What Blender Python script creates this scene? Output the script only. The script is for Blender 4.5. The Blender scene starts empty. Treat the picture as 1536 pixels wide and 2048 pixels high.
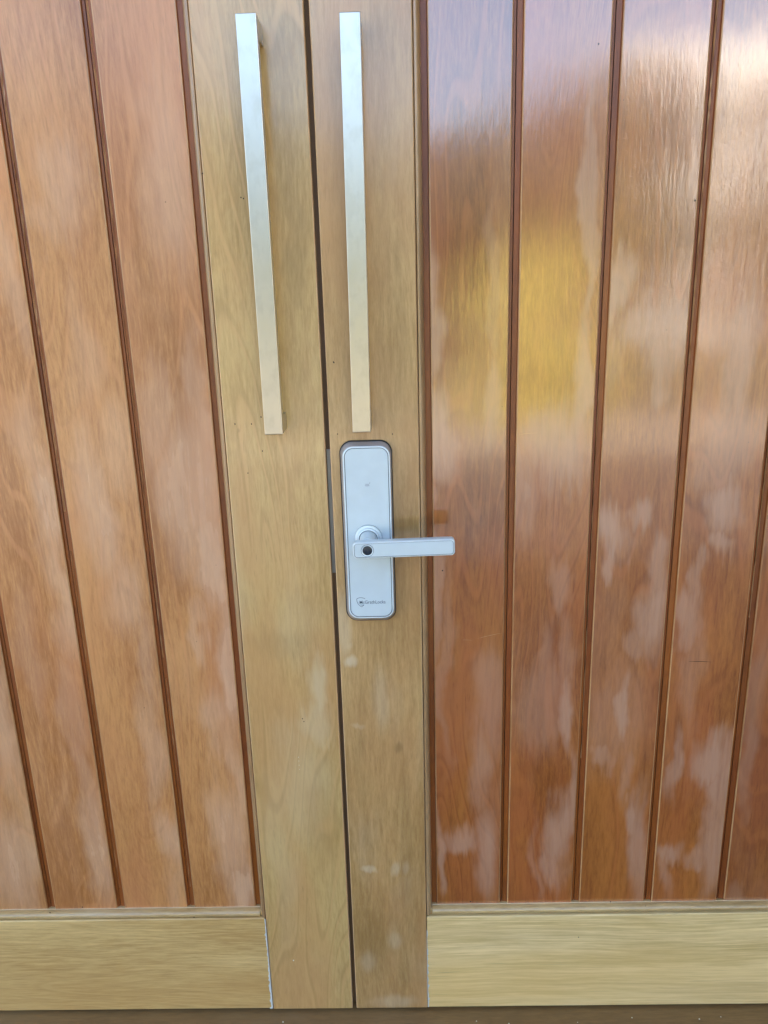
import bpy, bmesh, math, random
from mathutils import Vector, Matrix
random.seed(7)
C = bpy.context.scene.collection
R = math.radians

# ---------------------------------------------------------------- camera
cam_data = bpy.data.cameras.new('camera')
cam = bpy.data.objects.new('camera', cam_data); C.objects.link(cam)
M = Matrix(((0.999524, 0.023063, 0.02049), (0.013423, 0.272904, -0.961948), (-0.027777, 0.961765, 0.272465)))
cam.matrix_world = Matrix.Translation((0, -1.12, 1.31)) @ M.to_4x4()
cam_data.sensor_fit = 'VERTICAL'; cam_data.sensor_height = 36
cam_data.lens = 36 * 1540 / 2048
cam_data.clip_start = .05; cam_data.clip_end = 500
bpy.context.scene.camera = cam

# ---------------------------------------------------------------- sky, sun, exposure
SUN_EL, SUN_AZ = R(37), R(-16)          # sun stands behind the house, so the door is in open shade
w = bpy.data.worlds.new('World'); bpy.context.scene.world = w; w.use_nodes = True
nt = w.node_tree; bg = nt.nodes['Background']
sky = nt.nodes.new('ShaderNodeTexSky'); sky.sky_type = 'NISHITA'; sky.sun_disc = False
sky.sun_elevation = SUN_EL; sky.sun_rotation = SUN_AZ; sky.dust_density = 3.5; sky.air_density = 1.0
nt.links.new(sky.outputs[0], bg.inputs[0]); bg.inputs[1].default_value = .15
sd = bpy.data.lights.new('sun', 'SUN'); sd.energy = 4.5; sd.angle = R(.5); sd.color = (1, .95, .87)
sun = bpy.data.objects.new('sun', sd); C.objects.link(sun)
dirv = Vector((math.sin(SUN_AZ) * math.cos(SUN_EL), math.cos(SUN_AZ) * math.cos(SUN_EL), math.sin(SUN_EL)))
sun.rotation_euler = dirv.to_track_quat('Z', 'Y').to_euler()
vs = bpy.context.scene.view_settings
vs.view_transform = 'Standard'; vs.look = 'None'; vs.exposure = 2.78; vs.gamma = 1
cy = bpy.context.scene.cycles
cy.max_bounces = 6; cy.diffuse_bounces = 4; cy.glossy_bounces = 3

# ---------------------------------------------------------------- helpers
def link(name, me, parent=None, **props):
    o = bpy.data.objects.new(name, me); C.objects.link(o)
    if parent: o.parent = parent
    for k, v in props.items(): o[k] = v
    return o

def finish(bm, name, mats, parent=None, smooth=False, loc=None, **props):
    bmesh.ops.recalc_face_normals(bm, faces=bm.faces)
    me = bpy.data.meshes.new(name)
    bm.to_mesh(me); bm.free()
    for m in (mats if isinstance(mats, (list, tuple)) else [mats]): me.materials.append(m)
    if smooth:
        for p in me.polygons: p.use_smooth = True
        try: me.set_sharp_from_angle(angle=R(38))
        except Exception: pass
    o = link(name, me, parent, **props)
    if loc: o.location = loc
    return o

def box(bm, a, b, bev=0, seg=2):
    x0, y0, z0 = a; x1, y1, z1 = b
    r = bmesh.ops.create_cube(bm, size=1)
    for v in r['verts']:
        v.co = Vector(((x0+x1)/2 + v.co.x*(x1-x0), (y0+y1)/2 + v.co.y*(y1-y0), (z0+z1)/2 + v.co.z*(z1-z0)))
    if bev:
        es = set(e for v in r['verts'] for e in v.link_edges)
        bmesh.ops.bevel(bm, geom=list(es), offset=bev, segments=seg, affect='EDGES', profile=.5)

def prism(bm, pts, lo, hi, axis='z', mats=None, cap=True):
    """closed outline of (across, y) points drawn out along z or x; mats gives a material per side"""
    def P(a, y, t): return (a, y, t) if axis == 'z' else (t, y, a)
    A = [bm.verts.new(P(a, y, lo)) for a, y in pts]; B = [bm.verts.new(P(a, y, hi)) for a, y in pts]
    n = len(pts)
    for i in range(n):
        f = bm.faces.new((A[i], A[(i+1) % n], B[(i+1) % n], B[i]))
        if mats: f.material_index = mats[i]
    if cap: bm.faces.new(A); bm.faces.new(B[::-1])

def rrect(hw, hh, r, n=8):
    pts = []
    r = min(r, hw - 1e-5, hh - 1e-5)
    for cx, cz, a0 in ((hw-r, hh-r, 0), (-hw+r, hh-r, 90), (-hw+r, -hh+r, 180), (hw-r, -hh+r, 270)):
        for i in range(n+1):
            a = R(a0 + 90*i/n); pts.append((cx + r*math.cos(a), cz + r*math.sin(a)))
    return pts

def loft(bm, rings, mats=None, cap_back=False):
    """rings: list of (list of (x, z), y) from the back to the front; the last ring is capped"""
    L = [[bm.verts.new((x, y, z)) for x, z in pts] for pts, y in rings]
    n = len(L[0])
    for k in range(len(L)-1):
        for i in range(n):
            f = bm.faces.new((L[k][i], L[k][(i+1) % n], L[k+1][(i+1) % n], L[k+1][i]))
            if mats: f.material_index = mats[k]
    f = bm.faces.new(L[-1])
    if mats: f.material_index = mats[-1]
    if cap_back: bm.faces.new(L[0][::-1])

def circ(r, n=40, cx=0, cz=0): return [(cx + r*math.cos(2*math.pi*i/n), cz + r*math.sin(2*math.pi*i/n)) for i in range(n)]

class N:
    """small node graph writer"""
    def __init__(s, name):
        s.m = bpy.data.materials.new(name); s.m.use_nodes = True
        s.t = s.m.node_tree; s.b = s.t.nodes['Principled BSDF']
    def put(s, sock, v):
        if hasattr(v, 'is_linked') or hasattr(v, 'links'): s.t.links.new(v, sock)
        elif isinstance(v, (tuple, list)) and len(v) == 3 and sock.type == 'RGBA': sock.default_value = (*v, 1)
        else: sock.default_value = v
    def math(s, op, a, b=None, c=None, clamp=False):
        n = s.t.nodes.new('ShaderNodeMath'); n.operation = op; n.use_clamp = clamp
        for i, v in enumerate((a, b, c)):
            if v is not None: s.put(n.inputs[i], v)
        return n.outputs[0]
    def vec(s, op, a, b=None):
        n = s.t.nodes.new('ShaderNodeVectorMath'); n.operation = op
        s.put(n.inputs[0], a)
        if b is not None: s.put(n.inputs[1], b)
        return n.outputs['Value'] if op in ('LENGTH', 'DISTANCE') else n.outputs[0]
    def noise(s, v, scale, detail=2, rough=.5, out=0, dist=0):
        n = s.t.nodes.new('ShaderNodeTexNoise'); s.put(n.inputs['Vector'], v)
        n.inputs['Scale'].default_value = scale; n.inputs['Detail'].default_value = detail
        n.inputs['Roughness'].default_value = rough; n.inputs['Distortion'].default_value = dist
        return n.outputs[out]
    def ramp(s, f, lo, hi, a=0., b=1., smooth=True):
        n = s.t.nodes.new('ShaderNodeMapRange'); n.interpolation_type = 'SMOOTHSTEP' if smooth else 'LINEAR'
        for i, v in enumerate((f, lo, hi, a, b)): s.put(n.inputs[i], v)
        return n.outputs[0]
    def mix(s, f, a, b, mode='MIX'):
        n = s.t.nodes.new('ShaderNodeMix'); n.data_type = 'RGBA'; n.blend_type = mode
        s.put(n.inputs[0], f); s.put(n.inputs[6], a); s.put(n.inputs[7], b)
        return n.outputs[2]
    def bump(s, h, dist, strength=1., normal=None):
        n = s.t.nodes.new('ShaderNodeBump'); s.put(n.inputs['Height'], h)
        n.inputs['Distance'].default_value = dist; n.inputs['Strength'].default_value = strength
        if normal is not None: s.put(n.inputs['Normal'], normal)
        return n.outputs[0]
    def sep(s, v):
        n = s.t.nodes.new('ShaderNodeSeparateXYZ'); s.put(n.inputs[0], v); return n.outputs
    def comb(s, x, y, z):
        n = s.t.nodes.new('ShaderNodeCombineXYZ')
        for i, v in enumerate((x, y, z)): s.put(n.inputs[i], v)
        return n.outputs[0]
    def node(s, kind, out=0): return s.t.nodes.new(kind).outputs[out]

def srgb(r, g, b):
    f = lambda c: (c/255/12.92) if c/255 <= .04045 else ((c/255+.055)/1.055)**2.4
    return (f(r), f(g), f(b))

def simple(name, col, rough=.5, metal=0., spec=.5, bumpd=0, bscale=300):
    n = N(name); n.b.inputs['Base Color'].default_value = (*col, 1)
    n.b.inputs['Roughness'].default_value = rough; n.b.inputs['Metallic'].default_value = metal
    n.b.inputs['Specular IOR Level'].default_value = spec
    P = n.node('ShaderNodeNewGeometry')
    v = n.noise(P, 40, 3)
    n.put(n.b.inputs['Base Color'], n.mix(n.ramp(v, .3, .7), tuple(c*.975 for c in col), tuple(c*1.02 for c in col)))
    n.put(n.b.inputs['Roughness'], n.ramp(n.noise(P, 25, 4), .3, .7, rough*.95, rough*1.06))
    if bumpd: n.put(n.b.inputs['Normal'], n.bump(n.noise(P, bscale, 2), bumpd))
    return n.m

def wood(name, dark, light, tint, axis='z', pale_spots=(), stains=(), pale_col=(.45, .3, .22), rough=.3, coat=.6,
         coat_rough=.14, figure=.25, pale_amt=.76, contrast=1., pore=.25, seed=0., stretch=1., wobble=1.):
    n = N(name)
    P = n.node('ShaderNodeNewGeometry')
    x, y, z = n.sep(P)
    rnd = n.math('MULTIPLY', n.node('ShaderNodeObjectInfo', 5), 37.0)
    sd_ = n.math('ADD', rnd, seed)
    ac, al = (x, z) if axis == 'z' else (z, x)
    def V(ka, kl, off=0.):
        return n.comb(n.math('MULTIPLY', n.math('ADD', ACW, 0.), ka), n.math('ADD', y, n.math('ADD', sd_, off)), n.math('MULTIPLY', al, kl*stretch))
    # lines wander sideways
    low = n.noise(n.comb(n.math('MULTIPLY', ac, 1.), n.math('ADD', y, sd_), n.math('MULTIPLY', al, .45)), 5.5, 2)
    ACW = n.math('ADD', ac, n.math('MULTIPLY', n.math('SUBTRACT', low, .5), .03))
    fine = n.noise(V(1, .12), 240, 4, .75)
    med = n.noise(V(1, .10, 3.), 60, 5, .62)
    broad = n.noise(V(1, .22, 7.), 13, 3, .55)
    big = n.noise(V(1, .5, 11.), 3.5, 2)
    hue = n.noise(V(1, .3, 17.), 7, 3, .6)
    val = n.math('ADD', n.math('MULTIPLY', fine, .47*contrast), n.math('MULTIPLY', med, .19*contrast))
    val = n.math('ADD', val, n.math('MULTIPLY', broad, .28*contrast))
    val = n.math('ADD', val, n.math('MULTIPLY', big, .5))
    mean = (.94*contrast + .5)/2
    f = n.ramp(val, mean-.19, mean+.19)
    col = n.mix(f, dark, light)
    col = n.mix(n.ramp(hue, .42, .68, 0, .55), col, tint)
    sh = n.ramp(n.math('FRACT', n.math('MULTIPLY', n.node('ShaderNodeObjectInfo', 5), 7.31)), 0, 1, .90, 1.10, smooth=False)
    col = n.mix(1., col, n.comb(sh, sh, sh), 'MULTIPLY')
    # growth rings, cathedral shaped: contour lines of a slow noise
    ring = n.noise(V(1, .16, 23.), 7, 1.5, .45)
    s_ = n.math('SINE', n.math('MULTIPLY', ring, 130))
    line = n.ramp(s_, .72, 1., 0, 1)
    lmask = n.ramp(n.noise(V(1, .6, 29.), 6, 1), .38, .58)
    dline = n.ramp(n.math('SINE', n.math('ADD', n.math('MULTIPLY', ring, 130), -.9)), .7, 1., 0, .5)
    col = n.mix(n.math('MULTIPLY', n.math('MULTIPLY', dline, lmask), figure), col, dark)
    col = n.mix(n.math('MULTIPLY', n.math('MULTIPLY', line, lmask), figure), col, n.mix(.5, light, tint))
    # pores: short dark dashes along the grain
    po = n.noise(V(1, .085, 31.), 400, 1)
    pm = n.noise(V(1, .2, 33.), 30, 2)
    pf = n.math('MULTIPLY', n.ramp(po, .6, .74), n.ramp(pm, .4, .65))
    col = n.mix(n.math('MULTIPLY', pf, pore), col, tuple(c*.45 for c in dark))
    # paler, rougher patches, drawn out along the grain
    def blobs(lst):
        if not lst: return None
        wob = n.noise(n.comb(x, n.math('ADD', sd_, 41.), n.math('MULTIPLY', z, .6)), 14, 3, .5)
        wob2 = n.noise(n.comb(n.math('MULTIPLY', x, 1.), n.math('ADD', sd_, 47.), n.math('MULTIPLY', z, .12)), 120, 2, .5)
        wz = n.noise(n.comb(x, n.math('ADD', sd_, 53.), z), 9, 2)
        px = n.math('ADD', x, n.math('MULTIPLY', n.math('SUBTRACT', wob, .5), .075*wobble))
        pz = n.math('ADD', z, n.math('ADD', n.math('MULTIPLY', n.math('SUBTRACT', wob2, .5), .07*wobble), n.math('MULTIPLY', n.math('SUBTRACT', wz, .5), .13*wobble)))
        PP = n.comb(px, 0., pz)
        acc = None
        for bx, bz, rx, rz, st in lst:
            d = n.vec('LENGTH', n.vec('MULTIPLY', n.vec('SUBTRACT', PP, (bx, 0, bz)), (1/rx, 0, 1/rz)))
            m = n.ramp(d, 1.5, .35, 0, min(st, 1.))
            acc = m if acc is None else n.math('MAXIMUM', acc, m)
        return acc
    bl = blobs(pale_spots)
    base_r = rough
    cr = coat_rough
    faint = n.math('MULTIPLY', n.ramp(n.noise(V(1, .35, 61.), 8, 4, .6), .5, .72), .35)
    bl = faint if bl is None else n.math('MAXIMUM', bl, n.math('MULTIPLY', faint, .6))
    bl = n.math('MULTIPLY', bl, n.ramp(med, .3, .62, .7, 1.))
    col = n.mix(n.math('MULTIPLY', bl, pale_amt), col, pale_col)
    base_r = n.math('ADD', rough, n.math('MULTIPLY', bl, .16))
    cr = n.math('ADD', coat_rough, n.math('MULTIPLY', bl, .08))
    st = blobs(stains)
    if st is not None: col = n.mix(n.math('MULTIPLY', st, .5), col, tuple(c*.6 for c in dark))
    # tiny specks of dirt
    vor = n.t.nodes.new('ShaderNodeTexVoronoi'); n.put(vor.inputs['Vector'], P); vor.inputs['Scale'].default_value = 34
    spk = n.math('MULTIPLY', n.ramp(vor.outputs['Distance'], .045, .02), n.ramp(n.noise(P, 11, 1), .6, .68))
    col = n.mix(n.math('MULTIPLY', spk, .6), col, (.05, .03, .015))
    n.put(n.b.inputs['Base Color'], col)
    n.put(n.b.inputs['Roughness'], base_r)
    n.b.inputs['Coat Weight'].default_value = coat
    n.b.inputs['Coat IOR'].default_value = 1.9
    n.put(n.b.inputs['Coat Roughness'], cr)
    h1 = n.bump(fine, .00035, .35)
    h2 = n.bump(n.noise(n.comb(x, y, n.math('MULTIPLY', z, .22) if axis == 'z' else z), 130, 2), .0006, .16, h1)
    h3 = n.bump(n.noise(n.comb(x, n.math('ADD', y, sd_), n.math('MULTIPLY', z, .5)), 12, 1), .004, .12, h2)
    n.put(n.b.inputs['Normal'], h3)
    n.put(n.b.inputs['Coat Normal'], h3)
    return n.m

PALE = {
  'L0': [(-0.6948, 0.3645, 0.0446, 0.1131, 0.7), (-0.6687, 0.6336, 0.0253, 0.137, 0.6), (-0.6553, 0.4469, 0.0175, 0.08, 0.4)],
  'L1': [(-0.5407, 1.0124, 0.0247, 0.0932, 0.8), (-0.5359, 0.8554, 0.0224, 0.1081, 0.6), (-0.5522, 1.1138, 0.0226, 0.0597, 0.45), (-0.6082, 0.7519, 0.0213, 0.1217, 0.3), (-0.5483, 0.3935, 0.0265, 0.1215, 0.7), (-0.5569, 0.5253, 0.0189, 0.1152, 0.5), (-0.5454, 1.3437, 0.0186, 0.099, 0.5), (-0.547, 0.6593, 0.0217, 0.0821, 0.4)],
  'L2': [(-0.457, 1.4598, 0.0304, 0.0688, 0.55), (-0.4855, 1.4088, 0.021, 0.0389, 0.4), (-0.4635, 1.0105, 0.0278, 0.1158, 0.7), (-0.4429, 0.8619, 0.0303, 0.0751, 0.6), (-0.4184, 1.0952, 0.0272, 0.0748, 0.4), (-0.4208, 0.739, 0.0164, 0.0965, 0.5), (-0.4116, 0.3912, 0.0229, 0.0715, 0.7), (-0.4302, 0.5813, 0.0203, 0.1123, 0.5), (-0.4515, 1.2437, 0.0219, 0.0834, 0.35), (-0.408, 0.2959, 0.0179, 0.0427, 0.4)],
  'L3': [(-0.3073, 1.4681, 0.0412, 0.1224, 0.6), (-0.3224, 1.5493, 0.0336, 0.0479, 0.35), (-0.2944, 1.1671, 0.0192, 0.1073, 0.55), (-0.3153, 1.0267, 0.0428, 0.1369, 0.8), (-0.2991, 0.9091, 0.0251, 0.0893, 1.0), (-0.286, 0.7362, 0.0196, 0.1304, 0.9), (-0.3161, 0.6266, 0.0267, 0.0648, 0.6), (-0.3132, 0.4102, 0.0315, 0.1104, 0.7), (-0.3259, 0.7902, 0.0113, 0.0519, 0.6), (-0.2996, 0.305, 0.0268, 0.0635, 0.9), (-0.3606, 1.1391, 0.0224, 0.0876, 0.5), (-0.2912, 0.5204, 0.0137, 0.0962, 0.6)],
  'R0': [(0.0539, 1.286, 0.0114, 0.0744, 0.8), (0.0625, 1.1133, 0.0222, 0.0808, 0.9), (0.0513, 0.8844, 0.0094, 0.1606, 0.6), (0.145, 0.6639, 0.0278, 0.0987, 0.5), (0.1253, 0.5419, 0.0202, 0.0761, 0.6), (0.1393, 0.382, 0.0208, 0.1109, 0.9), (0.0915, 0.4033, 0.0346, 0.0346, 0.8), (0.1396, 1.1704, 0.019, 0.0645, 0.6), (0.0674, 0.7109, 0.0097, 0.1731, 0.35), (0.0531, 0.3731, 0.0087, 0.0916, 0.8), (0.1415, 1.3244, 0.0112, 0.1305, 0.35)],
  'R1': [(0.2706, 1.4129, 0.0096, 0.1604, 0.7), (0.2702, 1.1814, 0.0145, 0.0987, 0.8), (0.2408, 1.0862, 0.0519, 0.067, 0.8), (0.1904, 1.0183, 0.0181, 0.0616, 0.4), (0.2566, 0.8547, 0.0188, 0.0499, 0.5), (0.2243, 0.7521, 0.016, 0.0609, 0.4), (0.2268, 0.6622, 0.0474, 0.081, 0.45), (0.2687, 0.6338, 0.0115, 0.073, 0.9), (0.2613, 0.7247, 0.0129, 0.0788, 0.4), (0.2644, 0.4004, 0.0224, 0.0606, 0.9), (0.2578, 0.3384, 0.0245, 0.0519, 0.8), (0.2226, 0.3494, 0.0105, 0.0822, 0.4), (0.2797, 0.4506, 0.0102, 0.0981, 0.8), (0.1825, 1.0341, 0.009, 0.0612, 0.6)],
  'R2': [(0.3136, 1.3129, 0.0182, 0.0468, 0.9), (0.3698, 1.2566, 0.0425, 0.0413, 0.75), (0.387, 1.2141, 0.0287, 0.0352, 0.6), (0.3146, 1.2301, 0.0114, 0.0487, 0.3), (0.3265, 0.9355, 0.0261, 0.0481, 0.95), (0.3662, 0.9747, 0.0152, 0.0316, 0.7), (0.3214, 0.8866, 0.0124, 0.0247, 0.9), (0.3883, 0.8093, 0.0236, 0.0675, 0.95), (0.3956, 0.8766, 0.0171, 0.0493, 0.7), (0.3638, 0.7579, 0.0191, 0.0348, 0.7), (0.3641, 0.6411, 0.0106, 0.0637, 0.95), (0.3296, 0.5621, 0.0183, 0.0322, 0.75), (0.3507, 0.6321, 0.0573, 0.0997, 0.4), (0.4024, 0.3672, 0.019, 0.1308, 0.85), (0.369, 0.5277, 0.0151, 0.0479, 0.5), (0.3891, 0.4437, 0.0136, 0.0496, 0.9)],
  'R3': [(0.4951, 1.2041, 0.0243, 0.0904, 0.8), (0.4844, 1.0876, 0.0339, 0.0667, 0.5), (0.4936, 0.9874, 0.0256, 0.0622, 0.9), (0.4933, 0.9073, 0.0169, 0.0325, 0.8), (0.4536, 0.8079, 0.0189, 0.0391, 0.8), (0.4635, 0.85, 0.0109, 0.0334, 0.7), (0.512, 0.5634, 0.0381, 0.0471, 0.95), (0.5338, 0.5053, 0.0218, 0.0862, 0.9), (0.5276, 0.3857, 0.0206, 0.1101, 0.9), (0.456, 0.3663, 0.0225, 0.0308, 0.9), (0.5091, 0.3499, 0.026, 0.0269, 0.8), (0.4503, 0.3248, 0.0122, 0.0623, 0.6), (0.4471, 0.5455, 0.01, 0.0662, 0.8), (0.4662, 0.7205, 0.016, 0.1044, 0.4)],
  'R4': [(0.5728, 0.6553, 0.0211, 0.1159, 0.35), (0.576, 0.5431, 0.0149, 0.1032, 0.45), (0.5514, 1.0095, 0.0225, 0.0916, 0.5), (0.5336, 1.2172, 0.0143, 0.083, 0.5), (0.5816, 0.2697, 0.0158, 0.032, 0.4)],
  'SL': [(-0.2735, 0.8971, 0.0311, 0.1281, 0.35), (-0.178, 0.5282, 0.0505, 0.1042, 0.35), (-0.1359, 0.6956, 0.0162, 0.0534, 0.7), (-0.1386, 0.6409, 0.0295, 0.0366, 0.5), (-0.2207, 0.3892, 0.026, 0.197, 0.25), (-0.1617, 0.8104, 0.0316, 0.0757, 0.25)],
  'SR': [(-0.0828, 0.7462, 0.0096, 0.0097, 0.7), (-0.0864, 0.7742, 0.0072, 0.0078, 0.35), (-0.0679, 0.3473, 0.0157, 0.0073, 0.55), (-0.0209, 0.3466, 0.0078, 0.0145, 0.4), (-0.0035, 0.3463, 0.0061, 0.0145, 0.35), (-0.0263, 0.1941, 0.0126, 0.022, 0.3), (-0.0774, 0.1445, 0.0145, 0.0225, 0.3), (-0.0775, 0.6305, 0.0099, 0.0046, 0.3), (-0.0297, 0.0519, 0.0406, 0.014, 0.35), (-0.0392, 0.6755, 0.0146, 0.0538, 0.25), (-0.0906, 0.8089, 0.0111, 0.0508, 0.4)],
}
DARK = {
  'SR': [(-0.0112, 0.5853, 0.0066, 0.0094, 0.9), (-0.0667, 0.1947, 0.0269, 0.0656, 0.5), (-0.0027, 0.3855, 0.0121, 0.1682, 0.4), (0.0063, 1.2601, 0.0099, 0.1074, 0.35), (-0.0729, 0.5262, 0.0101, 0.168, 0.3)],
  'SL': [(-0.2389, 1.1323, 0.0037, 0.0059, 0.7), (-0.1483, 0.4488, 0.0256, 0.1361, 0.35), (-0.1363, 1.3717, 0.0124, 0.0706, 0.5), (-0.1951, 0.7853, 0.0478, 0.0344, 0.35), (-0.247, 1.2945, 0.0141, 0.0405, 0.3)],
}


# ---------------------------------------------------------------- materials
DK, LT, TN = srgb(122, 62, 18), srgb(182, 112, 50), srgb(174, 94, 52)       # orange-brown boards
BC = srgb(198, 154, 124)
def board_mat(k):
    if k[0] == 'L': return wood('varnished_board_'+k, srgb(156, 96, 46), srgb(208, 148, 88), srgb(198, 128, 80), pale_spots=PALE.get(k, ()), pale_col=srgb(218, 178, 144), pale_amt=.62, rough=.42, coat=.35, coat_rough=.22, figure=.42)
    return wood('varnished_board_'+k, DK, LT, TN, pale_spots=PALE.get(k, ()), pale_col=BC, rough=.32, coat=1., coat_rough=.10, figure=.5)
SD, SLt, STn = srgb(164, 126, 68), srgb(208, 172, 110), srgb(200, 148, 92)
M_stileL = wood('honey_stile', SD, SLt, STn, pale_spots=PALE['SL'], stains=DARK['SL'], pale_col=srgb(214, 196, 156), rough=.4, coat=.5, coat_rough=.15, figure=.6, seed=3)
M_stileR = wood('olive_stile', srgb(160, 120, 66), srgb(208, 168, 110), srgb(194, 140, 86), pale_spots=PALE['SR'], stains=DARK['SR'], pale_col=srgb(220, 206, 176), rough=.4, coat=.5, coat_rough=.17, figure=.1, seed=8, wobble=.22)
M_railL = wood('straw_rail_brown', srgb(172, 132, 74), srgb(226, 192, 128), srgb(184, 140, 78), axis='x', rough=.5, coat=.2, coat_rough=.25, figure=.4, stretch=.5, pale_col=srgb(214, 188, 140), contrast=1.05, seed=12, pore=.2)
M_railR = wood('straw_rail_pale', srgb(192, 158, 96), srgb(252, 224, 164), srgb(220, 182, 114), axis='x', rough=.5, coat=.2, coat_rough=.25, figure=.35, stretch=.3, pale_col=srgb(226, 202, 156), contrast=1.1, seed=21, pore=.35)
M_mould = wood('moulding_wood', srgb(142, 108, 70), srgb(186, 148, 104), srgb(168, 124, 82), rough=.4, coat=.4, coat_rough=.2, figure=0, pale_col=srgb(190, 170, 130), seed=31)
M_mouldH = wood('moulding_wood_level', srgb(156, 124, 76), srgb(208, 176, 120), srgb(184, 146, 92), axis='x', rough=.4, coat=.4, coat_rough=.2, figure=0, pale_col=srgb(200, 186, 160), seed=33)
M_groove = wood('stained_groove', srgb(110, 50, 8), srgb(152, 84, 24), srgb(134, 62, 18), rough=.5, coat=.12, coat_rough=.25, figure=0, pale_col=srgb(124, 70, 36), seed=35)
M_edge = wood('lit_arris_pale_wood', srgb(150, 96, 48), srgb(204, 158, 108), srgb(184, 128, 84), rough=.5, coat=.3, coat_rough=.2, figure=0, pale_col=srgb(206, 170, 130), seed=37)  # light caught on board edges put into a paler colour; also sliver and scratch wood
M_stedge = wood('stile_arris', srgb(186, 142, 92), srgb(226, 188, 138), srgb(212, 164, 116), rough=.4, coat=.3, coat_rough=.2, figure=0, pale_col=srgb(230, 214, 176), seed=39)
M_core = simple('dark_rebate', srgb(104, 78, 54), .7)
M_sill = wood('sill_wood', srgb(118, 88, 50), srgb(154, 120, 74), srgb(128, 98, 60), axis='x', rough=.5, coat=.15, coat_rough=.3, figure=.1, pale_col=srgb(158, 136, 98), seed=45)
M_black = simple('black_gasket', (.012, .012, .013), .55)
M_hole = simple('nail_hole_dark', (.03, .02, .012), .8)
M_fill = simple('putty', srgb(206, 208, 200), .7, bumpd=.0006, bscale=150)
M_strike = simple('dull_zinc', (.26, .26, .25), .4, .5)
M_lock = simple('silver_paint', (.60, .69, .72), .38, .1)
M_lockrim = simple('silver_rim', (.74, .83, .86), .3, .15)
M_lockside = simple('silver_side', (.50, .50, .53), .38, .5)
M_line = simple('shadow_joint', (.10, .125, .14), .5)
M_sensor = simple('sensor_glass', (.022, .032, .045), .25)
M_print = simple('grey_print', (.09, .13, .17), .6)
M_faint = simple('faint_print', (.36, .42, .46), .6)
M_speck = simple('pale_speck', (.75, .72, .62), .8)

def steel():
    n = N('brushed_steel'); P = n.node('ShaderNodeNewGeometry'); x, y, z = n.sep(P)
    g = n.noise(n.comb(x, y, n.math('MULTIPLY', z, .012)), 700, 3, .6)
    sm = n.noise(n.comb(x, y, n.math('MULTIPLY', z, .6)), 60, 3, .6)
    n.put(n.b.inputs['Base Color'], n.mix(n.ramp(sm, .45, .7, 0, .4), (.55, .52, .46), (.44, .41, .34)))
    n.b.inputs['Metallic'].default_value = 1
    n.put(n.b.inputs['Roughness'], n.ramp(sm, .3, .7, .29, .33))
    n.put(n.b.inputs['Normal'], n.bump(g, .0001, .08))
    return n.m
M_steel = steel()

# ---------------------------------------------------------------- the place round the doors, with added shade casters
TOP = 2.04
def struct(name, bm, m): return finish(bm, name, m, kind='structure')
def ground_mat():
    n = N('lawn'); P = n.node('ShaderNodeNewGeometry')
    c = n.mix(n.ramp(n.noise(P, 1.2, 4), .35, .65), (.09, .08, .05), (.17, .14, .09))
    n.put(n.b.inputs['Base Color'], n.mix(n.ramp(n.noise(P, 60, 3), .3, .7, 0, .6), c, (.05, .08, .02)))
    n.b.inputs['Roughness'].default_value = .9
    return n.m
bm = bmesh.new(); bmesh.ops.create_grid(bm, x_segments=2, y_segments=2, size=150)
o = struct('lawn_ground', bm, ground_mat()); o.location.z = -.06
bm = bmesh.new(); box(bm, (-9, -7.5, -.16), (9, -2.604, -.03))
struct('driveway', bm, simple('pale_paving', (.30, .26, .21), .8, bumpd=.002, bscale=60))
bm = bmesh.new(); box(bm, (-3.4, -2.6, -.20), (3.4, 0.28, -.012))
struct('porch_floor', bm, simple('porch_tile', (.10, .075, .055), .75, bumpd=.002, bscale=80))
M_wall = simple('rendered_wall', (.55, .5, .42), .85, bumpd=.002, bscale=120)
bm = bmesh.new()
box(bm, (-3.4, .03, -.01), (-1.07, .25, 2.9)); box(bm, (.87, .03, -.01), (3.4, .25, 2.9)); box(bm, (-1.069, .03, TOP+.05), (.869, .25, 2.9))
struct('house_wall', bm, M_wall)
bm = bmesh.new(); box(bm, (1.5, -1.6, -.0119), (1.7, .0295, 2.9)); struct('light_block_wall', bm, simple('light_block_dark', (.17, .14, .11), .9))  # unseen wall, added to cut light from the right and deepen handle shadows
bm = bmesh.new(); box(bm, (-3.6, -1.25, 2.902), (3.6, 3.5, 3.05)); struct('shade_roof', bm, simple('shade_roof_lining', (.6, .56, .5), .8))  # unseen roof, added and sized to keep the doors in shade
bm = bmesh.new(); box(bm, (-1.068, .20, .0), (.868, .24, TOP+.04)); struct('hall_darkness_wall', bm, simple('hall_dark', (.03, .025, .02), .9))

# ---------------------------------------------------------------- the doors
FACE, BY, QY = 0.0, .014, .0185       # stile face, board face, bottom of the grooves (y)
Z0, ZR, ZB = .040, .245, .259         # bottom of rail, top of rail, bottom of the boards
ZT = TOP - .12                        # underside of the top rail
def door(name, label):
    o = link(name, None, label=label, category='door', kind='thing', group='pair of timber entrance doors')
    return o
dl = door('timber_door', 'left timber door with faded brown boards, wavy-grained honey stile and pull handle but no lock')
dl.location = (-.60, 0, Z0)
dr = door('timber_door', 'right timber door with glossy orange boards and a silver keyless lock below its pull handle')
dr.location = (.40, 0, Z0)

def put(bm, name, mats, parent, smooth=False, **props):
    """geometry is drawn in world metres; move it under its parent's origin"""
    inv = parent.matrix_basis.inverted()
    if parent.parent: inv = inv @ parent.parent.matrix_basis.inverted()
    o = finish(bm, name, mats, parent, smooth, **props)
    o.data.transform(inv)
    return o

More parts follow.
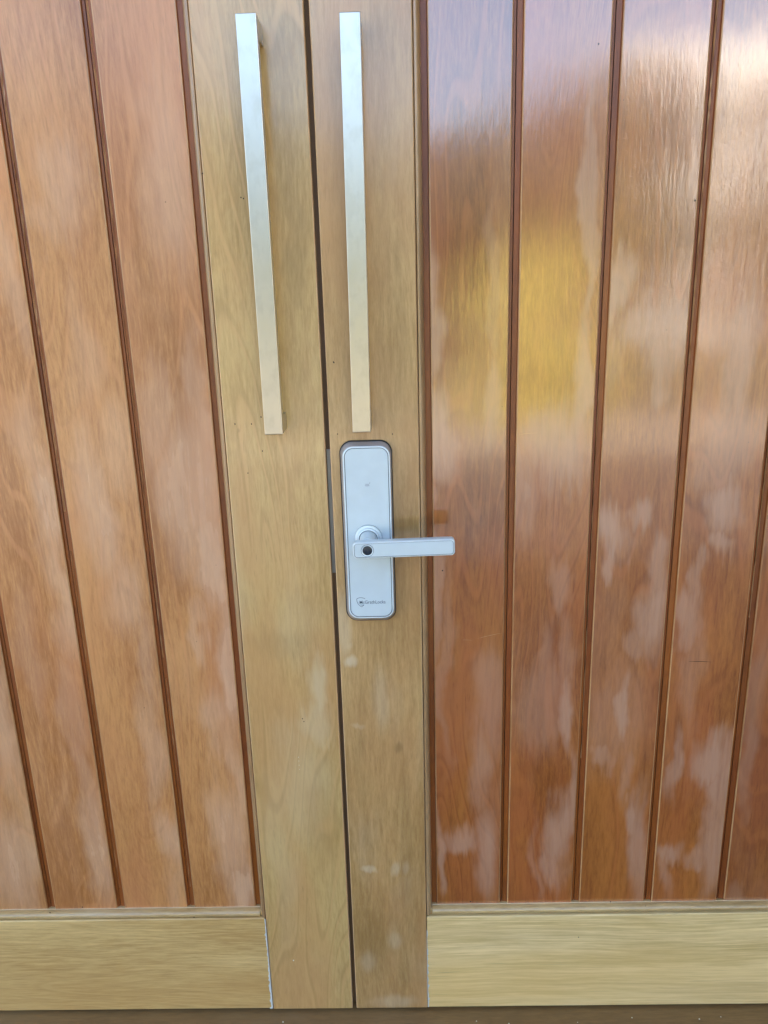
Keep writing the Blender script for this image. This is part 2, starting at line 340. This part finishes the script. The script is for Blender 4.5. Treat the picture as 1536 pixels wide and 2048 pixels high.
def stile(parent, x0, x1, mat, name='stile', **kw):
    b = .0016; bm = bmesh.new()
    pts = [(x0, .038), (x0, FACE+b), (x0+b*.35, FACE+b*.35), (x0+b, FACE), (x1-b, FACE), (x1-b*.35, FACE+b*.35), (x1, FACE+b), (x1, .038)]
    prism(bm, pts, Z0, TOP, mats=[0, 1, 1, 0, 1, 1, 0, 0])
    return put(bm, name, [mat, M_stedge], parent, **kw)
# meeting stiles and the hanging stiles out of view
stile(dl, -.2555, -.1080, M_stileL, label='honey coloured meeting stile with wavy figured grain')
stile(dr, -.1012, .0305, M_stileR, label='olive brown meeting stile with straight grain and pale smears')
stile(dl, -1.060, -.935, M_stileL, name='hanging_stile'); stile(dr, .727, .860, M_stileR, name='hanging_stile')

def rail(parent, x0, x1, mat, z0, z1, name, **kw):
    b = .0012; bm = bmesh.new(); f = .0006
    prism(bm, [(z0, .038), (z0, f+b), (z0+b, f), (z1-b, f), (z1, f+b), (z1, .038)], x0, x1, axis='x')
    return put(bm, name, mat, parent, **kw)
rail(dl, -.934, -.2582, M_railL, Z0+.0005, ZR, 'bottom_rail', label='wide bottom rail with brown-streaked straw grain')
rail(dr, .0316, .726, M_railR, Z0-.0005, ZR-.002, 'bottom_rail', label='wide bottom rail with pale straight straw grain')
rail(dl, -.934, -.2565, M_railL, ZT, TOP, 'top_rail'); rail(dr, .0315, .726, M_railR, ZT, TOP, 'top_rail')

# boards: rebated edges leave a stained groove between neighbours, with the joint slit in it
PITCH = .1272
def board(parent, x0, x1, gl, gr, key):
    """x0..x1 = face; gl/gr = width of the rebate to the left/right"""
    bm = bmesh.new(); e = .0014; wv = random.uniform(-.0005, .0005)
    y = BY + wv
    pts = [(x0-gl, .030), (x0-gl, QY), (x0-.0008, QY-.0004), (x0, y+e), (x0+e*.4, y+e*.35), (x0+e*1.3, y),
           (x1-e*1.3, y), (x1-e*.4, y+e*.35), (x1, y+e), (x1+.0008, QY-.0004), (x1+gr, QY), (x1+gr, .030)]
    mi = [1, 1, 1, 2, 2, 0, 2, 2, 1, 1, 1, 1]
    prism(bm, pts, ZB-.008, ZT+.01, mats=mi)
    return put(bm, 'board', [board_mat(key), M_groove, M_edge], parent)
GL, GR = .0044, .0083   # a groove is 4.7 mm of one board and 8.2 mm of the next, with a slit between
# right leaf: groove centres .1685 .2965 .424 .5515
c = [.1685, .2963, .4238, .5515, .679]
edges = [.050] + c
keys = ['R0', 'R1', 'R2', 'R3', 'R4']
for i, k in enumerate(keys):
    x0 = .0500 if i == 0 else c[i-1] + .0066
    x1 = c[i] - .0066
    board(dr, x0, x1, .0086 if i == 0 else GR-.0004, GL-.0004, k)
board(dr, c[4]+.0066, .716, GR-.0004, .010, 'R5')
c = [-.3918, -.5183, -.6450, -.7722, -.8994]
for i, k in enumerate(['L3', 'L2', 'L1', 'L0', 'L00', 'L000']):
    x1 = -.2745 if i == 0 else c[i-1] - .0066
    x0 = c[i] + .0066 if i < 5 else -.923
    board(dl, x0, x1, GR-.0004, .0086 if i == 0 else GL-.0004, k)

# thin torn slivers of paler wood standing along two joints of the faded leaf
def sliver(parent, x, z0, z1, w, seed_):
    rr = random.Random(seed_); bm = bmesh.new(); prev = None; z = z0
    while z < z1:
        ww = w*rr.uniform(.25, 1.2); yy = QY - .0012
        ring = [bm.verts.new((x-ww/2+rr.uniform(-.0003, .0003), yy+.001, z)), bm.verts.new((x, yy-rr.uniform(.0002, .0012), z)), bm.verts.new((x+ww/2, yy+.001, z))]
        if prev:
            for i in range(2): bm.faces.new((prev[i], prev[i+1], ring[i+1], ring[i]))
        prev = ring; z += rr.uniform(.006, .02)
    return put(bm, 'torn_sliver', M_edge, parent)
for x, a, b, w_ in ((-.6450+.0005, .9, 1.55, .003), (-.5183+.0012, 1.0, 1.78, .0032), (-.3918+.0008, .75, 1.75, .0022), (-.3918+.0018, .3, .72, .0016), (-.5183+.001, .3, .95, .0018)):
    sliver(dl, x, a, b, w_, x*1000)
for x, a, b, w_ in ((.4238+.0002, 1.2, 1.78, .003), (.2963-.0012, .55, 1.2, .0014), (.5515-.001, .8, 1.5, .002)):
    sliver(dr, x, a, b, w_, x*1000)

# mouldings that hold the boards in
def vmould(parent, xs, xi, name='side_moulding'):
    """xs at the stile, xi at the boards"""
    s = 1 if xi > xs else -1; w_ = abs(xi-xs); bm = bmesh.new()
    pts = [(xs, .028), (xs, .0035), (xs+s*w_*.12, .0016)]
    for t in range(0, 7):
        a = R(90*t/6); pts.append((xs+s*(w_*.22 + w_*.70*math.sin(a)), .0016 + .0095*(1-math.cos(a))))
    pts += [(xi, .0135), (xi, .028)]
    prism(bm, pts, ZR+.001, ZT-.001)
    return put(bm, name, M_mould, parent, smooth=True)
vmould(dl, -.2560, -.2655); vmould(dr, .0310, .0412)
def hmould(parent, x0, x1, name='sill_moulding', **kw):
    bm = bmesh.new(); z0, z1 = ZR+.0012, ZB; 
    pts = [(z0, .028), (z0, .006), (z0+.002, .0022)]
    for t in range(0, 7):
        a = R(90*t/6); pts.append((z0+.0045 + (z1-z0-.0055)*math.sin(a), .0020 + .011*(1-math.cos(a))))
    pts += [(z1, .0137), (z1, .028)]
    prism(bm, pts, x0, x1, axis='x')
    return put(bm, name, M_mouldH, parent, smooth=True)
hmould(dl, -.934, -.2662); hmould(dr, .0419, .726)
# small mitre blocks where side and sill mouldings meet
for par, xa, xb in ((dl, -.2661, -.2563), (dr, .0313, .0418)):
    bm = bmesh.new(); box(bm, (xa, .0045, ZR+.0015), (xb, .028, ZB-.001), .0015); put(bm, 'mitre_block', M_mouldH, par)

# rebated tongue of the left leaf behind the meeting gap, and the strike plate let into it
bm = bmesh.new(); box(bm, (-.1079, .0125, Z0+.002), (-.0850, .0375, TOP)); t_ = put(bm, 'meeting_rebate', M_core, dl)
for v in t_.data.vertices: pass
bm = bmesh.new(); box(bm, (-.1074, .0105, .893), (-.0950, .0124, 1.089), .0003); put(bm, 'strike_plate', M_strike, dl)
# right stile has to clear the tongue: it is the thin front lip over it (set back part butts at y>.0380)

# putty in the shrunk joint between rail end and stile
def putty(parent, x, z0, z1, w0, w1, side, seed_):
    rr = random.Random(seed_); bm = bmesh.new(); prev = None; nst = 46
    for k in range(nst+1):
        t = k/nst; z = z1 + (z0-z1)*t; w_ = w0 + (w1-w0)*t**1.6
        w_ *= rr.uniform(.45, 1.25)
        if rr.random() < .12: w_ *= 2.0
        xa, xb = (x, x - w_) if side < 0 else (x, x + w_)
        ring = [bm.verts.new((xa, .0006, z)), bm.verts.new((xa, -.0002, z)), bm.verts.new(((xa+xb)/2, -.0006*rr.uniform(.6, 1.3), z)), bm.verts.new((xb, -.0001, z)), bm.verts.new((xb, .0012, z))]
        if prev:
            for i in range(4): bm.faces.new((prev[i], prev[i+1], ring[i+1], ring[i]))
        prev = ring
    put(bm, 'joint_putty', M_fill, parent)
putty(dl, -.2562, Z0+.001, ZR-.001, .0016, .0050, -1, 4)
putty(dr, .0309, Z0+.001, ZR-.03, .0008, .0024, 1, 9)

# nail and borer holes
def holes(parent, pts, name='nail_hole', mat=None):
    bm = bmesh.new()
    for x, yy, z, r in pts:
        ring = [bm.verts.new((x + r*random.uniform(.8, 1.2)*math.cos(a*math.pi/4), yy-.00035, z + 1.3*r*random.uniform(.8, 1.2)*math.sin(a*math.pi/4))) for a in range(8)]
        cv = bm.verts.new((x, yy-.0005, z))
        for i in range(8): bm.faces.new((ring[i], ring[(i+1) % 8], cv))
    o = put(bm, name, mat or M_hole, parent); o['kind'] = 'stuff'; return o
holes(dl, [(-0.2554, 0.0, 1.4729, 0.0009), (-0.2024, 0, 1.4399, 0.0009), (-0.2057, 0, 1.4413, 0.0009), (-0.2389, 0, 1.1323, 0.0009), (-0.5577, 0.014, 1.0128, 0.0011), (-0.5974, 0.014, 0.9637, 0.0011), (-0.3139, 0.014, 0.8683, 0.0011), (-0.2585, 0.003, 0.8479, 0.0011), (-0.2561, 0.003, 1.1712, 0.0011), (-0.2896, 0.014, 0.9089, 0.0011), (-0.6445, 0.006, 0.258, 0.0011), (-0.302, 0.006, 0.255, 0.0011), (-0.3847, 0.003, 0.2471, 0.0011), (-0.5873, 0.012, 0.2636, 0.0011), (-0.1672, 0, 0.6442, 0.0009), (-0.1651, 0, 0.6387, 0.0009), (-0.2146, 0, 1.1317, 0.0009), (-0.1999, 0, 1.1416, 0.0009), (-0.2013, 0, 1.091, 0.0009), (-0.2254, 0, 1.0582, 0.0009), (-0.3139, 0.014, 0.6039, 0.0011)])
holes(dr, [(0.0364, 0.004, 1.42, 0.0011), (0.0331, 0.004, 1.154, 0.0011), (-0.0081, 0, 1.1116, 0.0009), (-0.0889, 0, 1.1136, 0.0009), (-0.0901, 0, 1.218, 0.0009), (0.035, 0.004, 0.6258, 0.0011), (0.1099, 0.012, 0.2648, 0.0011), (0.3581, 0.012, 0.261, 0.0011), (0.4183, 0.006, 0.256, 0.0011), (0.0646, 0.014, 0.8916, 0.0011), (0.3014, 0, 0.196, 0.0009), (0.0343, 0.004, 0.2948, 0.0011), (-0.0894, 0, 1.2173, 0.0009), (0.2726, 0.014, 1.615, 0.0011), (0.0818, 0.006, 0.2546, 0.0011), (0.413, 0.014, 1.4209, 0.0011)])

# ---------------------------------------------------------------- pull handles
def pull(parent, xb, xt, z0, z1, wdt=.0258, label=None):
    """square section bar on two square posts; xb/xt = centre of the bar at its bottom/top"""
    bm = bmesh.new(); box(bm, (-wdt/2, -.045, z0), (wdt/2, -.0305, z1), .0009)
    for v in bm.verts: v.co.x += xb + (xt-xb)*(v.co.z-z0)/(z1-z0)
    bar = put(bm, 'pull_handle', M_steel, parent, label=label)
    for za, zb_ in ((z0+.0004, z0+.0255), (z1-.0255, z1-.0004)):
        bm = bmesh.new(); box(bm, (-wdt/2+.0003, -.0304, za), (wdt/2-.0003, -.0002, zb_), .0004)
        for v in bm.verts: v.co.x += xb + (xt-xb)*(v.co.z-z0)/(z1-z0)
        me_o = put(bm, 'handle_post', M_steel, bar)
    return bar
pull(dl, -.1754, -.1754, 1.123, 1.647, label='brushed steel square bar pull handle left of the meeting gap')
pull(dr, -.0510, -.0472, 1.123, 1.644, label='brushed steel square bar pull handle straight above the lock')

# ---------------------------------------------------------------- keyless lock
def ring_at(hw, hh, r, y, cx, cz, n=10): return ([(px+cx, pz+cz) for px, pz in rrect(hw, hh, r, n)], y)
bm = bmesh.new(); cx, cz = -.0482, .9605
loft(bm, [ring_at(.0390, .1432, .0185, -.0001, cx, cz), ring_at(.0390, .1432, .0185, -.0030, cx, cz)])
lk = put(bm, 'lock', M_black, dr, label='silver keyless lever lock on a black gasket')
bm = bmesh.new(); fx, fz = -.0470, .9637
def lr(t, y, hw, hh, r): # centres drift from base to front
    return ring_at(hw, hh, r, y, cx+(fx-cx)*t, cz+(fz-cz)*t)
loft(bm, [lr(0, -.0031, .0376, .1416, .0175), lr(.15, -.008, .0371, .1408, .0172), lr(.85, -.0185, .0357, .1364, .0164), lr(1, -.0205, .0350, .1352, .0160),
          lr(1, -.0214, .0346, .1347, .0156), lr(1, -.0219, .0340, .1341, .0153), lr(1, -.0219, .0324, .1325, .0135), lr(1, -.0206, .0323, .1324, .0134)],
     mats=[0, 0, 0, 0, 1, 1, 2, 2])
put(bm, 'lock_body', [M_lockside, M_lockrim, M_line], lk, smooth=True)
bm = bmesh.new()
loft(bm, [lr(1, -.0205, .0313, .1314, .0125), lr(1, -.0216, .0313, .1314, .0125), lr(1, -.0219, .0310, .1311, .0122)])
put(bm, 'lock_face', M_lock, lk, smooth=True)
# rosette under the lever
ax, az = -.0478, .9590
bm = bmesh.new()
loft(bm, [(circ(.0208, 56, ax, az), -.0221), (circ(.0208, 56, ax, az), -.0235), (circ(.0200, 56, ax, az), -.0250), (circ(.0172, 56, ax, az), -.0256),
          (circ(.0168, 56, ax, az), -.0278), (circ(.0158, 56, ax, az), -.0287), (circ(.0141, 56, ax, az), -.0289), (circ(.0139, 56, ax, az), -.0270)], mats=[1, 0, 2, 0, 0, 2, 1, 1])
put(bm, 'rosette', [M_lock, M_line, M_lockrim], lk, smooth=True)
bm = bmesh.new()
loft(bm, [(circ(.0130, 48, ax, az), -.0271), (circ(.0130, 48, ax, az), -.034), (circ(.0112, 48, ax, az), -.046), (circ(.0108, 48, ax, az), -.0570)])
put(bm, 'lever_neck', M_lock, lk, smooth=True)
# lever, tipped up a little to the right
LZ, LX0, LX1, TIP = .9560, -.0688, .0780, R(1.0)
bm = bmesh.new(); lc = (LX0+LX1)/2; hw, hh = (LX1-LX0)/2, .0124
def tip(bm):
    for v in bm.verts:
        dx, dz = v.co.x-ax, v.co.z-LZ
        v.co.x, v.co.z = ax+dx*math.cos(TIP)-dz*math.sin(TIP), LZ+dx*math.sin(TIP)+dz*math.cos(TIP)
def lv(i, y, r): return ring_at(hw-i, hh-i, r, y, lc, LZ)
loft(bm, [lv(.0016, -.0568, .004), lv(.0004, -.0574, .005), lv(0, -.0586, .0055), lv(0, -.0695, .0055), lv(.0004, -.0708, .0052), lv(.0012, -.0716, .005), lv(.0020, -.0716, .0044), lv(.0021, -.0708, .0043)], mats=[0, 0, 0, 1, 1, 1, 2, 2], cap_back=True)
tip(bm); put(bm, 'lever', [M_lock, M_lockrim, M_line], lk, smooth=True)
bm = bmesh.new(); loft(bm, [lv(.0026, -.0709, .0038), lv(.0026, -.0714, .0038), lv(.0029, -.0717, .0035)]); tip(bm)
put(bm, 'lever_face', M_lock, lk, smooth=True)
sx, sz = ax, LZ
bm = bmesh.new()
loft(bm, [(circ(.0093, 48, sx, sz), -.0717), (circ(.0092, 48, sx, sz), -.0721), (circ(.0086, 48, sx, sz), -.0723), (circ(.0084, 48, sx, sz), -.0722), (circ(.0074, 48, sx, sz), -.0718)], mats=[1, 1, 0, 0, 0])
put(bm, 'sensor_ring', [M_lockrim, M_line], lk, smooth=True)
bm = bmesh.new(); loft(bm, [(circ(.0070, 40, sx, sz), -.0717), (circ(.0070, 40, sx, sz), -.0721), (circ(.0067, 40, sx, sz), -.0722)])
put(bm, 'fingerprint_sensor', M_sensor, lk, smooth=True)
# printed maker's mark: open shield and name
def stroke(bm, pts, wid, y, closed=False):
    n_ = len(pts); L = []
    for i, (px, pz) in enumerate(pts):
        a = pts[max(i-1, 0)]; b = pts[min(i+1, n_-1)]
        d = Vector((b[0]-a[0], b[1]-a[1])).normalized(); nx, nz = -d.y, d.x
        wi = wid[i] if isinstance(wid, list) else wid
        L.append((bm.verts.new((px+nx*wi/2, y, pz+nz*wi/2)), bm.verts.new((px-nx*wi/2, y, pz-nz*wi/2))))
    for i in range(n_-1): bm.faces.new((L[i][0], L[i+1][0], L[i+1][1], L[i][1]))
def bez(p0, p1, p2, n_=8): return [((1-t)**2*p0[0]+2*t*(1-t)*p1[0]+t*t*p2[0], (1-t)**2*p0[1]+2*t*(1-t)*p1[1]+t*t*p2[1]) for t in [i/n_ for i in range(n_+1)]]
YP = -.02215
s0x, s0z = -.0690, .8630       # top left of the shield
top = bez((.0128, -.0012), (.0090, .0006), (.0058, .0006)) + bez((.0058, .0006), (.0026, .0004), (.0000, -.0014))[1:]
left = bez((.0000, -.0014), (-.0004, -.0098), (.0070, -.0146), 10)[1:] + bez((.0070, -.0146), (.0092, -.0136), (.0104, -.0118), 5)[1:]
bm = bmesh.new(); stroke(bm, [(s0x+a, s0z+b) for a, b in top+left], .00072, YP)
stroke(bm, [(s0x+a, s0z+b) for a, b in bez((.0056, -.0112), (.0078, -.0124), (.0108, -.0112), 6)], .0009, YP)
put(bm, 'shield_mark', M_print, lk)
def text_mesh(body, size, x, z, mat, name, parent, sx_=1., bold=0.):
    cu = bpy.data.curves.new(name, 'FONT'); cu.body = body; cu.size = size; cu.offset = bold; cu.resolution_u = 3
    tmp = bpy.data.objects.new(name, cu); C.objects.link(tmp)
    dg = bpy.context.evaluated_depsgraph_get()
    me = bpy.data.meshes.new_from_object(tmp.evaluated_get(dg)); bpy.data.objects.remove(tmp)
    wdt = max(v.co.x for v in me.vertices)
    k = sx_/wdt if sx_ > 0 else 1
    for v in me.vertices: v.co = Vector((x + v.co.x*k, YP, z + v.co.y))
    bm = bmesh.new(); bm.from_mesh(me); bpy.data.meshes.remove(me)
    return put(bm, name, mat, parent)
text_mesh('McGrathLocks', .0078, -.0652, .8534, M_print, 'maker_name', lk, sx_=.0400, bold=.00002)
for x0_, z0_, x1_, z1_, w_, m_ in [(0.1198, 0.7748, 0.1588, 0.7835, 0.0007, M_edge), (0.4591, 0.7271, 0.4967, 0.7254, 0.0008, M_hole), (0.1802, 1.1037, 0.2053, 1.1053, 0.0007, M_edge), (0.0958, 0.7727, 0.1118, 0.7715, 0.0006, M_edge)]:
    bm = bmesh.new(); stroke(bm, bez((x0_, z0_), ((x0_+x1_)/2, (z0_+z1_)/2+.0012), (x1_, z1_), 5), [w_*.3, w_*.8, w_, w_, w_*.7, w_*.2], .0132); put(bm, 'scratch', m_, dr)
# faint tap-card mark on the upper face
bm = bmesh.new(); kx, kz = -.0497, 1.0400
for i in range(4): stroke(bm, [(kx+i*.0015, kz), (kx+i*.0015+.0009, kz+.0026)], .0008, YP)
stroke(bm, bez((kx-.0006, kz-.0004), (kx+.003, kz-.0012), (kx+.0062, kz-.0002), 5), .0007, YP)
stroke(bm, bez((kx+.0058, kz+.0030), (kx+.0070, kz+.0034), (kx+.0068, kz+.0048), 4), .0009, YP)
put(bm, 'card_mark', M_faint, lk)

# ---------------------------------------------------------------- sill
bm = bmesh.new()
prism(bm, [(.034, .20), (.034, -.002), (.030, -.13), (.026, -.134), (-.009, -.134), (-.009, .20)], -1.062, .862, axis='x')
sill = finish(bm, 'door_sill', M_sill, label='brown timber door sill with pale specks below both doors', category='door sill', kind='thing')
bm = bmesh.new(); rr = random.Random(3)
SPK = [(-.25+i*.0, 0, 0) for i in range(0)]
for (sx_, sy_, r_) in [(-.235, -.022, .0016), (.022, -.03, .0010), (.118, -.024, .0012), (.176, -.03, .0018), (.30, -.028, .001), (.40, -.02, .0012), (.52, -.024, .0014), (.56, -.02, .001), (-.05, -.03, .0008), (-.5, -.026, .001)]:
    zt = .034 + (.004)*(sy_+.002)/.128
    bmesh.ops.create_icosphere(bm, subdivisions=1, radius=r_, matrix=Matrix.Translation((sx_, sy_, zt+r_*.5)) @ Matrix.Scale(.6, 4, (0, 0, 1)))
finish(bm, 'grit_specks', M_speck, kind='stuff', label='pale grit specks lying on the timber sill')
bm = bmesh.new()
for (sx_, sz_, r_) in [(-.2115, .1515, .0013), (-.178, .5722, .0007), (-.1777, .557, .0006), (-.1775, .549, .0005), (-.1778, .565, .0006)]:
    bmesh.ops.create_icosphere(bm, subdivisions=1, radius=r_, matrix=Matrix.Translation((sx_, -.0004, sz_)))
put(bm, 'paint_fleck', M_speck, dl, kind='stuff')
# door frame out of view
for nm, a, b in (('door_jamb', (-1.105, -.02, -.009), (-1.0635, .12, TOP+.049)), ('door_jamb', (.8635, -.02, -.009), (.905, .12, TOP+.049))):
    pass
bm = bmesh.new(); box(bm, (-1.106, -.02, -.009), (-1.0635, .029, TOP+.006)); box(bm, (.8635, -.02, -.009), (.906, .029, TOP+.006)); box(bm, (-1.106, -.0202, TOP+.0065), (.906, .0292, TOP+.06))
struct('door_frame', bm, M_sill)

bm = bmesh.new(); box(bm, (-.85, -.78, -.0115), (.75, -.16, .004), .003)  # added out of view to darken the lower part of the doors
finish(bm, 'dimming_mat', simple('dark_mat', (.035, .026, .018), .95, bumpd=.003, bscale=200), label='unseen dark mat added before the sill to darken the foot of the doors', category='door mat', kind='thing')
# ---------------------------------------------------------------- garden the varnish mirrors
def leafmat(name, a, b):
    n = N(name); P = n.node('ShaderNodeNewGeometry')
    n.put(n.b.inputs['Base Color'], n.mix(n.node('ShaderNodeObjectInfo', 5), a, b)); 
    n.put(n.b.inputs['Base Color'], n.mix(n.ramp(n.noise(P, 5, 3), .35, .65), a, b)); n.b.inputs['Roughness'].default_value = .6
    return n.m
def foliage(name, label, cat, centre, rad, count, leaf, mat, seed_, trunk=True, group=None):
    rr = random.Random(seed_); e = link(name, None, label=label, category=cat)
    if group: e['group'] = group
    e.location = (centre[0], centre[1], -.06)
    bm = bmesh.new()
    cl = [(Vector((rr.gauss(0, .5), rr.gauss(0, .5), rr.uniform(-.8, .8))), rr.uniform(.3, .55)) for _ in range(26)]
    for _ in range(count):
        c_, r_ = rr.choice(cl); d = Vector((rr.gauss(0, 1), rr.gauss(0, 1), rr.gauss(0, 1))).normalized()*r_*rr.uniform(.6, 1)
        p = c_ + d; p = Vector((p.x*rad[0], p.y*rad[1], p.z*rad[2] + centre[2] + .06))
        q = Vector((rr.gauss(0, 1), rr.gauss(0, 1), rr.gauss(0, .6))).normalized(); u = q.orthogonal().normalized()*leaf; v_ = q.cross(u).normalized()*leaf*.5
        bm.faces.new([bm.verts.new(p-u), bm.verts.new(p-v_), bm.verts.new(p+u), bm.verts.new(p+v_)])
    finish(bm, 'crown', mat, e)
    bm = bmesh.new(); hgt = centre[2]+.06
    bmesh.ops.create_cone(bm, cap_ends=True, segments=8, radius1=.05+.03*rad[0], radius2=.02, depth=hgt, matrix=Matrix.Translation((0, 0, hgt/2)))
    finish(bm, 'trunk', M_bark, e)
    return e
M_bark = simple('bark', (.13, .09, .06), .9)
yel = leafmat('golden_leaf', (.66, .56, .12), (.56, .53, .14)); grn = leafmat('green_leaf', (.035, .05, .02), (.07, .085, .035))
foliage('golden_shrub', 'golden leaved shrub on the lawn facing the doors', 'shrub', (1.34, -6.6, .82), (.54, .35, .95), 4200, .05, yel, 5)
TR = [(-9, 3.2, 2.4, 'tall dark green tree leftmost beyond the lawn'), (-4.6, 3.25, 2.0, 'tall dark green tree second from the left beyond the lawn'), (-.6, 2.3, 1.8, 'lower dark green tree left of the golden shrub'),
      (2.2, 2.2, 1.2, 'lowest dark green tree directly behind the golden shrub'), (4.6, 3.3, 1.2, 'tall narrow green tree at the left end of the white house'), (8.25, 3.2, 1.6, 'tall green tree in front of the middle of the white house'), (12.4, 3.3, 2.0, 'broad tall green tree rightmost before the white house')]
for i, (x, h, rx, lab) in enumerate(TR):
    foliage('garden_tree', lab, 'tree', (x, -14.5, h), (rx, 1.5, 1.6), 7000, .2, grn, 20+i, group='trees across the lawn')
M_white = simple('white_render', (.82, .80, .76), .8)
bm = bmesh.new(); box(bm, (5.0, -24, -.06), (17, -17, 6.2))
finish(bm, 'neighbour_house', M_white, label='white rendered house across the garden', category='house')
